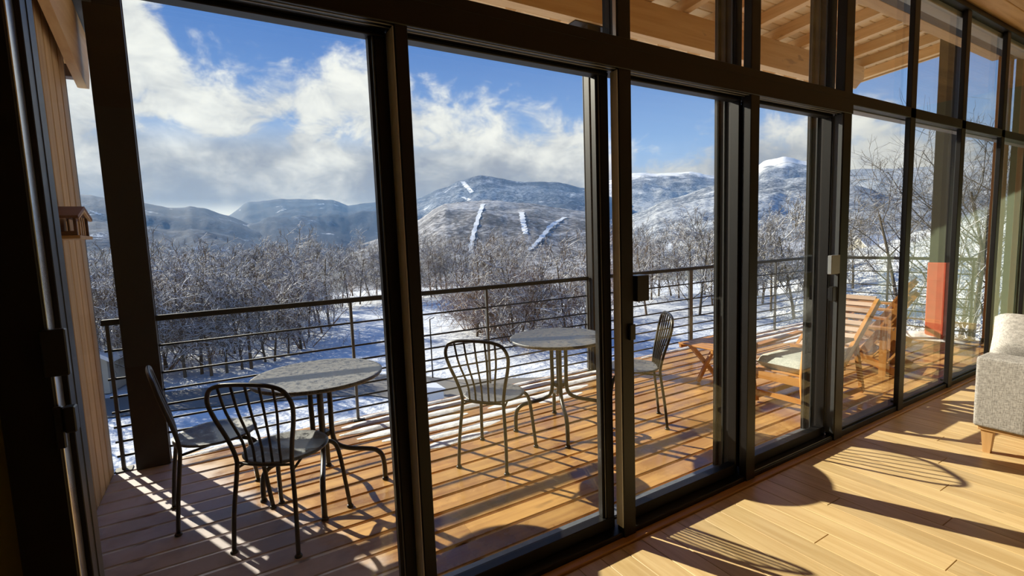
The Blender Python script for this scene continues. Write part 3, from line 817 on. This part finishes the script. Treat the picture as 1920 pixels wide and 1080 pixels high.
for yy in (-.19, .17): MB().bevbox(-.29, .29, yy - .014, yy + .014, .380, .411, .003).build('edge_rail', 'teak_x', st)
def cushion_mesh(w, l, h, n=14, puff=.5):
    mb = MB()
    for side in (1, -1):
        b = len(mb.v)
        for j in range(n + 1):
            for i in range(n + 1):
                u, v = i / n * 2 - 1, j / n * 2 - 1
                e = (1 - abs(u) ** 6) * (1 - abs(v) ** 6)
                mb.v.append((u * w / 2 * (1 - .02 * (1 - abs(v))), v * l / 2 * (1 - .02 * (1 - abs(u))), side * h / 2 * (max(e, 0) ** puff)))
        for j in range(n):
            for i in range(n):
                a = b + j * (n + 1) + i
                q = (a, a + 1, a + n + 2, a + n + 1); mb.f.append(q if side > 0 else q[::-1]); mb.sm.append(True)
    return mb
cu = cushion_mesh(.57, .41, .11, 16, .16).build('lounge_cushion', 'cushion_fabric'); cu.location = (4.20, 2.285, .375)
tag(cu, 'thick pale grey green seat cushion on the deck lounger', 'cushion')

def deck_chair(loc, rz, lab):
    r = empty('slatted_deck_chair', loc, rz); tag(r, lab, 'chair', 'slatted wooden deck chairs')
    for s in (-1, 1):
        MB().bar((s * .27, -.38, .02), (s * .27, .42, .36), .03, .07, (0, 0, 1)).build('side_rail', 'teak_y', r)
        MB().bar((s * .24, .02, .12), (s * .24, -.40, .80), .03, .06, (0, 1, 0)).build('back_upright', 'teak_z', r)
        MB().bar((s * .30, .36, .0), (s * .30, .34, .48), .028, .07, (0, 1, 0)).build('front_leg', 'teak_z', r)
        MB().bar((s * .31, -.30, .48), (s * .31, .44, .50), .10, .022).build('armrest', 'teak_y', r)
        MB().bar((s * .30, -.22, .0), (s * .30, -.22, .48), .028, .06, (0, 1, 0)).build('rear_leg', 'teak_z', r)
    for k in range(6):
        t_ = k / 5; y0 = .40 - .62 * t_; z0 = .385 - .265 * t_
        MB().bar((-.28, y0, z0), (.28, y0, z0), .075, .016).build('seat_slat', 'teak_x', r)
    for k in range(7):
        t_ = .12 + .88 * k / 6; p = Vector((0, .02, .12)).lerp(Vector((0, -.40, .80)), t_)
        MB().bar((-.26, p.y + .02, p.z), (.26, p.y + .02, p.z), .016, .065, (0, -.5, .87)).build('back_slat', 'teak_x', r)
    return r
deck_chair((5.86, 2.50, 0), face(-.22, 1), 'slatted wooden deck chair standing behind the reclined back of the lounger')
deck_chair((7.12, 2.95, 0), face(-.25, 1), 'slatted wooden deck chair beside the red wrapped column')

# ================================================================== sofa
sf = empty('sofa', (4.15, .66, 0)); tag(sf, 'grey tweed sofa end with light wooden legs', 'sofa')
def rbox(x0, x1, y0, y1, z0, z1, r):
    bm = bmesh.new(); bmesh.ops.create_cube(bm, size=1)
    for v in bm.verts: v.co = Vector((x0 + (v.co.x + .5) * (x1 - x0), y0 + (v.co.y + .5) * (y1 - y0), z0 + (v.co.z + .5) * (z1 - z0)))
    bmesh.ops.bevel(bm, geom=bm.edges[:], offset=r, segments=4, profile=.6, affect='EDGES')
    return bm
def bm_obj(name, bm, m_, parent):
    me = bpy.data.meshes.new(name); bm.to_mesh(me); bm.free(); me.materials.append(MATS[m_])
    for p in me.polygons: p.use_smooth = True
    return link(name, me, parent)
bm_obj('armrest', rbox(0, .20, -.46, .465, .175, .637, .022), 'sofa_fabric', sf)
bm_obj('armrest', rbox(1.85, 2.05, -.46, .465, .175, .637, .022), 'sofa_fabric', sf)
bm_obj('seat_base', rbox(.195, 1.855, -.44, .44, .175, .33, .02), 'sofa_fabric', sf)
bm_obj('seat_cushion', rbox(.205, 1.02, -.28, .45, .325, .535, .035), 'sofa_fabric', sf)
bm_obj('seat_cushion', rbox(1.03, 1.845, -.28, .45, .325, .535, .035), 'sofa_fabric', sf)
bm_obj('backrest', rbox(.195, 1.855, -.46, -.27, .175, .80, .03), 'sofa_fabric', sf)
MB().bevbox(.02, 2.03, -.44, .445, .150, .176, .004).build('base_frame', 'sofa_leg_wood', sf)
for xx in (.06, 1.98):
    for yy in (-.40, .40):
        MB().quadbox([(xx - .018, yy - .018, 0), (xx + .018, yy - .018, 0), (xx + .018, yy + .018, 0), (xx - .018, yy + .018, 0),
                      (xx - .03, yy - .03, .152), (xx + .03, yy - .03, .152), (xx + .03, yy + .03, .152), (xx - .03, yy + .03, .152)]).build('leg', 'sofa_leg_wood', sf)
pl = cushion_mesh(.46, .46, .19, 18, .55).build('throw_pillow', 'pillow_fabric'); pl.location = (4.58, .93, .70); pl.rotation_euler = (R(6), R(-26), R(12))
tag(pl, 'light grey woven pillow leaning on the sofa arm', 'pillow')

# ================================================================== landscape
ZG = -5.5
def ground_z(x, y):
    r = math.hypot(x, y); z = ZG
    az = math.degrees(math.atan2(x, y))
    z += .22 * noise.noise(Vector((x * .06, y * .06, 1.3))) * min(1, max(0, (r - 14) / 12))
    if r > 75: z -= ((r - 75) / 100) ** 1.25 * 14
    if r > 320: z = min(z, -60) - (r - 320) * .02
    return z
gm = MB(); radii = [3, 6, 9, 12, 15, 18, 21, 24, 27, 30, 34, 38, 42, 47, 52, 58, 65, 75, 90, 110, 140, 180, 240, 320, 450, 700, 1100, 1700, 2600, 4200, 7000]
azs = [a for a in range(-100, 151, 2)]
for r_ in radii:
    for a in azs:
        x, y = r_ * math.sin(R(a)), r_ * math.cos(R(a)); gm.v.append((x, y, ground_z(x, y)))
na = len(azs)
for i in range(len(radii) - 1):
    for j in range(na - 1):
        gm.f.append((i * na + j, i * na + j + 1, (i + 1) * na + j + 1, (i + 1) * na + j)); gm.sm.append(True)
g_ = gm.build('ground', 'snow_ground'); tag(g_, 'snow covered field below the deck', 'ground', kind='structure')
# road
rd = MB(); path = [(-40, 40), (-22, 33), (-10, 29.5), (-1, 27.2), (6, 24.2), (9, 20.6), (16, 16.5), (30, 11)]
cp_ = [Vector((p[0], p[1], 0)) for p in path]; pts = curve(cp_, 6)
for i, p in enumerate(pts):
    d = (pts[min(i + 1, len(pts) - 1)] - pts[max(0, i - 1)]).normalized(); s = Vector((-d.y, d.x, 0))
    for k in range(5):
        q = p + s * (k / 4 - .5) * 3.4; rd.v.append((q.x, q.y, ground_z(q.x, q.y) + .07))
for i in range(len(pts) - 1):
    for k in range(4): rd.f.append((i * 5 + k, i * 5 + k + 1, i * 5 + k + 6, i * 5 + k + 5)); rd.sm.append(True)
tag(rd.build('road', 'road'), 'grey cleared road crossing the snow below the deck', 'road', kind='structure')

# ------------------------------------------------------------------ mountains
def lerp_prof(prof, a):
    if a <= prof[0][0]: return prof[0][1]
    for (a0, e0), (a1, e1) in zip(prof, prof[1:]):
        if a <= a1:
            t = (a - a0) / (a1 - a0); t = t * t * (3 - 2 * t) * .5 + t * .5
            return e0 + (e1 - e0) * t
    return prof[-1][1]
MTN = {}
def mountain(name, lab, prof, d0, d1, m_, seed, rough=1.0, step=.2, rows=46, zb=-70):
    a0, a1 = prof[0][0], prof[-1][0]
    def zf(a, r):
        er = lerp_prof(prof, a); zr = EYE.z + math.tan(R(er)) * d1
        zr += rough * d1 * .0016 * (noise.fractal(Vector((a * .9, seed, 0)), 1.0, 2.0, 4))
        x, y = r * math.sin(R(a)), r * math.cos(R(a)); k = 1 / 640
        if r <= d1:
            t = (r - d0) / (d1 - d0); s = t ** 1.15
            rel = noise.fractal(Vector((x * k, y * k, seed)), .85, 2.1, 7) * 1.1
            return zb + (zr - zb) * s + rough * rel * 75 * math.sin(math.pi * min(1, t)) ** .8 * min(1, (zr - zb) / 350)
        return zr - (r - d1) * .45
    mb = MB(); A = []
    a = a0
    while a <= a1 + 1e-6: A.append(a); a += step
    RR = [d0 + (d1 - d0) * i / rows for i in range(rows + 1)] + [d1 + 150, d1 + 500, d1 + 1100]
    for r in RR:
        for a in A: mb.v.append((r * math.sin(R(a)), r * math.cos(R(a)), zf(a, r)))
    n = len(A)
    for i in range(len(RR) - 1):
        for j in range(n - 1): mb.f.append((i * n + j, i * n + j + 1, (i + 1) * n + j + 1, (i + 1) * n + j)); mb.sm.append(True)
    o = mb.build(name, m_); tag(o, lab, 'mountain', 'mountains around the valley')
    MTN[lab] = (zf, d0, d1); return zf, d0, d1
mountain('mountain', 'blue shaded snowy mountain at the far left', [(-60, 6), (-30, 5.6), (-14.2, 5.3), (-9.5, 5.2), (-7.7, 4.95), (-5.1, 4.5), (-3.7, 4.1), (-2.1, 4.25), (-.9, 4.1), (1.2, 3.35), (3.5, 2.3), (6, 1.0), (9, -.5)], 900, 3000, 'mountain_blue_shade', 3.1, .8)
mountain('mountain', 'dark mountain with its top under the cloud base', [(-6, 1), (-1, 2.6), (1.2, 3.4), (3.0, 4.7), (6.3, 5.05), (10.9, 4.95), (12.8, 4.35), (15.9, 4.65), (19, 4.6), (21.3, 4.2), (25, 3), (29, 1)], 1500, 4800, 'mountain_blue_shade', 8.7, .9)
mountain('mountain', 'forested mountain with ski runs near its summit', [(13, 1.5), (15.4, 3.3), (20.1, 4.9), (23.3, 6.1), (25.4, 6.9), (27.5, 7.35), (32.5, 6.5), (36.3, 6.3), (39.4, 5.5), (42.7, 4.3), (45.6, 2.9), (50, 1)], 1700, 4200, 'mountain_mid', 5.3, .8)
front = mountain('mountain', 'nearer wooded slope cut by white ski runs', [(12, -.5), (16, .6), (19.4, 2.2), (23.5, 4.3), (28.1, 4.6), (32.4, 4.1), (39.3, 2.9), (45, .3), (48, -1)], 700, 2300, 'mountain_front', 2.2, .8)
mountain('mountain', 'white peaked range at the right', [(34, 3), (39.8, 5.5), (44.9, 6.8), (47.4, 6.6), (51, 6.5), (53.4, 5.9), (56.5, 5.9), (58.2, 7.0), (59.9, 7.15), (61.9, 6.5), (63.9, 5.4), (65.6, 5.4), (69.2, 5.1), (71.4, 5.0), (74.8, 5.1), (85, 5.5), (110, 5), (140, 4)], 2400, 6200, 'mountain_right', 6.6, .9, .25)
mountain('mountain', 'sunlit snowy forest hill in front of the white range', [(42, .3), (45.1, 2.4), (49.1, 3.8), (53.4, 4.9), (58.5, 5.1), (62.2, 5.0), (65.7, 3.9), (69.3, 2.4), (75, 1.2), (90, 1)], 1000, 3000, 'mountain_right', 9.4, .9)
# snowy bank close at the right
hb = MB(); n_ = 30
for j in range(16):
    for i in range(n_ + 1):
        a = 56 + i * 2.0; r = 34 + j * 5
        t = min(1, max(0, (a - 58) / 18)); hh = (j / 15) ** .8 * (5.2 + 3.4 * t) * t ** .6
        x, y = r * math.sin(R(a)), r * math.cos(R(a))
        hb.v.append((x, y, ZG - .3 + hh + .3 * noise.noise(Vector((x * .15, y * .15, 4)))))
for j in range(15):
    for i in range(n_): q = j * (n_ + 1) + i; hb.f.append((q, q + 1, q + n_ + 2, q + n_ + 1)); hb.sm.append(True)
tag(hb.build('snow_bank', 'hill_snow'), 'bright snowy bank rising beyond the deck chairs', 'hill', kind='structure')

# ski runs draped on the slopes
def drape(mt, pts_px, w_deg, name, lab):
    zf, d0, d1 = mt
    def find(a, el):
        best = None; r = d0
        while r <= d1 * 1.0:
            e = math.degrees(math.atan2(zf(a, r) - EYE.z, r))
            if e >= el: return r
            r += (d1 - d0) / 400
        return d1
    mb = MB(); n = 60; P = []
    for k in range(n + 1):
        t = k / n * (len(pts_px) - 1); i = min(int(t), len(pts_px) - 2); f = t - i
        P.append((pts_px[i][0] + (pts_px[i + 1][0] - pts_px[i][0]) * f, pts_px[i][1] + (pts_px[i + 1][1] - pts_px[i][1]) * f))
    for k, (a, el) in enumerate(P):
        r = find(a, el)
        for s in (-1, -.33, .33, 1):
            aa = a + s * w_deg / 2 * (1 + .22 * math.sin(k * .9) + .12 * math.sin(k * 2.3 + s)); x, y = r * math.sin(R(aa)), r * math.cos(R(aa)); mb.v.append((x, y, zf(aa, r) + 2.2))
    for k in range(n):
        for c in range(3): mb.f.append((k * 4 + c, k * 4 + c + 1, k * 4 + c + 5, k * 4 + c + 4)); mb.sm.append(True)
    tag(mb.build(name, 'snow_piste'), lab, 'ski run', 'white ski runs')
mid = MTN['forested mountain with ski runs near its summit']
drape(front, [(27.8, 4.1), (27.3, 2.9), (26.5, .6), (26.0, -1.8)], .5, 'ski_run', 'long bright ski run down the middle of the wooded slope')
drape(front, [(32.2, 3.0), (32.4, 1.6), (32.6, .4)], .6, 'ski_run', 'short broad ski run in the centre of the slope')
drape(front, [(37.2, 2.2), (35.6, 1.3), (34.3, -.2), (33.0, -1.5)], .5, 'ski_run', 'slanting snowy track on the right of the slope')
drape(mid, [(25.5, 6.7), (26.1, 6.0), (26.6, 5.4)], .5, 'ski_run', 'upper ski run just below the summit')
drape(mid, [(25.4, 5.0), (26.2, 4.6), (27.0, 4.5)], .4, 'ski_run', 'small snow clearing below the upper ski run')

# ------------------------------------------------------------------ trees
def make_tree(seed, height, spread, bark, levels=4, bushy=False, kids_=(10, 6, 5, 3), thin=1.0):
    r_ = random.Random(seed); mb = MB()
    def branch(p, d, length, rad, lev):
        n = 5 if lev == 0 else (3 if lev < 3 else 2); pts = [p]; dd = d.copy(); q = p.copy()
        for i in range(n):
            dd = (dd + Vector((r_.uniform(-1, 1), r_.uniform(-1, 1), r_.uniform(-.55, .62))) * (.09 if lev == 0 else .27)).normalized()
            q = q + dd * (length / n); pts.append(q.copy())
        rr = [rad * (1 - .6 * i / n) for i in range(n + 1)]
        mb.tube(pts, rr, 5 if lev == 0 else 3, cap=False)
        if lev >= levels: return
        kids = kids_[min(lev, 3)]
        for k in range(kids):
            t = r_.uniform(.2, 1.0) if lev else .10 + .90 * (k + r_.random()) / kids
            i = min(int(t * n), n - 1); f = t * n - i; pp = pts[i].lerp(pts[i + 1], f)
            a = r_.uniform(0, 2 * math.pi); base = (pts[i + 1] - pts[i]).normalized()
            side = base.cross(Vector((math.cos(a), math.sin(a), .3))).normalized()
            nd = (base * r_.uniform(.35, .8) + side * r_.uniform(.6, 1.0) * spread + Vector((0, 0, .05))).normalized()
            ln = length * r_.uniform(.40, .62) * ((1.15 - .45 * t) if lev == 0 else 1)
            branch(pp, nd, ln, max((.03, .024, .017, .0125)[lev] * thin, rad * (1 - .55 * t) * r_.uniform(.40, .56)), lev + 1)
    if bushy:
        for k in range(9):
            a = r_.uniform(0, 6.28); branch(Vector((.35 * math.cos(a), .35 * math.sin(a), -.1)), Vector((.55 * math.cos(a), .55 * math.sin(a), 1)).normalized(), height * r_.uniform(.45, .75), .040 * thin ** .5, 1)
    else:
        branch(Vector((0, 0, -.1)), Vector((r_.uniform(-.06, .06), r_.uniform(-.06, .06), 1)).normalized(), height * .80, height * .014 * (thin ** .5), 0)
    return mb.mesh('bare_tree', bark)
TV = {'b': [make_tree(100 + i, 6.6, .95, 'bark_brown') for i in range(4)],
      'r': [make_tree(200 + i, 6.0, 1.0, 'bark_red', 4, True) for i in range(3)],
      'g': [make_tree(300 + i, 7.2, .9, 'bark_grey') for i in range(4)],
      't': [make_tree(400 + i, 10.0, .75, 'bark_dark', 4, False, (11, 6, 4, 3), .42) for i in range(3)],
      'n': [make_tree(500 + i, 6.0, .9, 'bark_dark', 4, True, (5, 6, 4, 3), .40) for i in range(2)]}
def plant(kind, az, dist, scale, name, lab, group):
    x, y = dist * math.sin(R(az)), dist * math.cos(R(az))
    o = link(name, rnd.choice(TV[kind]), None, (x, y, ground_z(x, y) - .05), rnd.uniform(0, 6.28))
    s = scale * rnd.uniform(.88, 1.12); o.scale = (s * rnd.uniform(.95, 1.2), s * rnd.uniform(.95, 1.2), s)
    tag(o, lab, 'tree', group); return o
for k in range(52):
    az = -14 + 24.5 * ((k * .618) % 1)
    dist = (30.5 + 4.5 * ((k * .37) % 1) if k < 20 else 36 + 22 * ((k - 20) / 32)) + max(0, az - 1) * .85
    plant('b' if k % 3 else 'g', az, dist, .86 if k < 20 else 1.0, 'bare_tree', 'snow dusted bare tree in the dense wood behind the left railing', 'bare trees of the left wood')
for k in range(10):
    plant('r', -12 + 21 * ((k * .618 + .3) % 1), 35 + 1.6 * k, .92, 'bare_bush', 'reddish brown bare bush among the trees of the left wood', 'reddish bushes of the left wood')
for k in range(26):
    az = 10.5 + 21 * ((k * .618 + .1) % 1); plant('g' if k % 2 else 'b', az, 58 + 14 * rnd.random(), 1.0, 'bare_tree', 'small pale bare tree in the far row across the snow field', 'trees of the far row')
for k in range(18):
    az = 25.5 + 15 * ((k * .618 + .5) % 1); plant('r' if k % 3 else 'b', az, 30 + 13 * rnd.random() + (4 if az < 29 else 0), 1.0, 'bare_bush', 'tangled russet bare bush behind the wet bistro table', 'russet bushes behind the far table')
for k in range(26):
    az = 42 + 24 * ((k * .618 + .2) % 1); plant('g' if k % 3 else 'b', az, 42 + 22 * rnd.random(), 1.06, 'bare_tree', 'snow covered bare tree behind the right railing', 'snow covered trees at the right')
for az, dist, s in ((70.2, 26, 1.0), (72.6, 22, .95), (74.3, 25, 1.05), (73.5, 30, 1.1), (76.5, 24, 1.0)):
    plant('t', az, dist, s, 'tall_bare_tree', 'tall bare tree standing behind the end railing beside the timber post', 'tall trees at the far end')
for az, dist in ((71.5, 16), (74.5, 17), (73, 19), (69, 21), (66.5, 24)):
    plant('n', az, dist, .72, 'bare_bush', 'low snowy bush behind the end railing', 'low bushes at the far end')

# ------------------------------------------------------------------ small buildings and roadside things
def cottage(loc, rz, w, d, h, lab):
    r = empty('cottage', loc, rz); tag(r, lab, 'house')
    MB().prism([(-w / 2, 0), (w / 2, 0), (w / 2, h), (0, h + w * .36), (-w / 2, h)], 1, -d / 2, d / 2).build('walls', 'paint_cream', r)
    for s in (-1, 1):
        MB().prism([(0, h + w * .36 + .02), (s * (w / 2 + .3), h - .1), (s * (w / 2 + .3), h + .1), (0, h + w * .36 + .24)], 1, -d / 2 - .3, d / 2 + .3).build('roof_side', 'snow_deck', r)
    MB().bevbox(-w * .12, w * .12, -d / 2 - .03, -d / 2, h * .35, h * .75, .01).build('window', 'window_dark', r)
    return r
cottage((-5.9, 32.8, ZG), R(-14), 2.1, 3.0, 1.7, 'small pale gabled hut left of the broad steel post')
cottage((64, 36, -4.5), R(40), 7, 6, 1.5, 'far chalet with snowy roof above the right railing')
cottage((92, 38, -4.2), R(60), 7, 6, 1.5, 'distant chalet with snowy roof beyond the deck chairs')
rs = empty('road_sign', (7.6, 22.0, ZG)); tag(rs, 'small grey square sign on a post beside the road', 'sign')
MB().tube([(0, 0, 0), (0, 0, 1.9)], .03, 8).build('post', 'sign_grey', rs); MB().bevbox(-.22, .22, -.05, -.03, 1.0, 1.5, .01).build('panel', 'sign_grey', rs)
lp = empty('marker_pole', (8.9, 23.2, ZG)); tag(lp, 'thin dark marker pole standing in the snow field', 'pole')
MB().tube([(0, 0, 0), (0, 0, 3.1)], .035, 8).build('shaft', 'rail_steel', lp); MB().tube([(0, 0, 3.1), (.25, 0, 3.15)], .02, 6).build('arm', 'rail_steel', lp)
sh = empty('roadside_shelter', (6.9, 19.2, ZG)); tag(sh, 'small white snow capped box beside the road', 'shelter')
MB().bevbox(-.75, .75, -.45, .45, 0, .75, .03).build('box', 'paint_white', sh)
MB().prism([(-.85, .75), (.85, .75), (.8, .86), (0, 1.05), (-.8, .86)], 1, -.5, .5).build('snow_cap', 'snow_deck', sh)
MB().bevbox(-.3, .05, -.47, -.45, .2, .6, .01).build('panel', 'sign_grey', sh)

# ------------------------------------------------------------------ thin blue haze lying in the valley
hz = bpy.data.materials.new('valley_haze'); hz.use_nodes = True
t = NT(hz.node_tree); t.n.clear(); o_ = t.new('ShaderNodeOutputMaterial'); v_ = t.new('ShaderNodeVolumeScatter')
v_.inputs['Color'].default_value = (.26, .52, 1, 1); v_.inputs['Density'].default_value = 9.0e-5; v_.inputs['Anisotropy'].default_value = .2
t.link(v_.outputs[0], o_.inputs['Volume']); MATS['valley_haze'] = hz
hb_ = MB().box(-5200, 9800, 420, 9000, -420, 340).build('valley_haze', 'valley_haze')
tag(hb_, 'thin blue winter haze in the valley before the mountains', 'haze', kind='stuff')
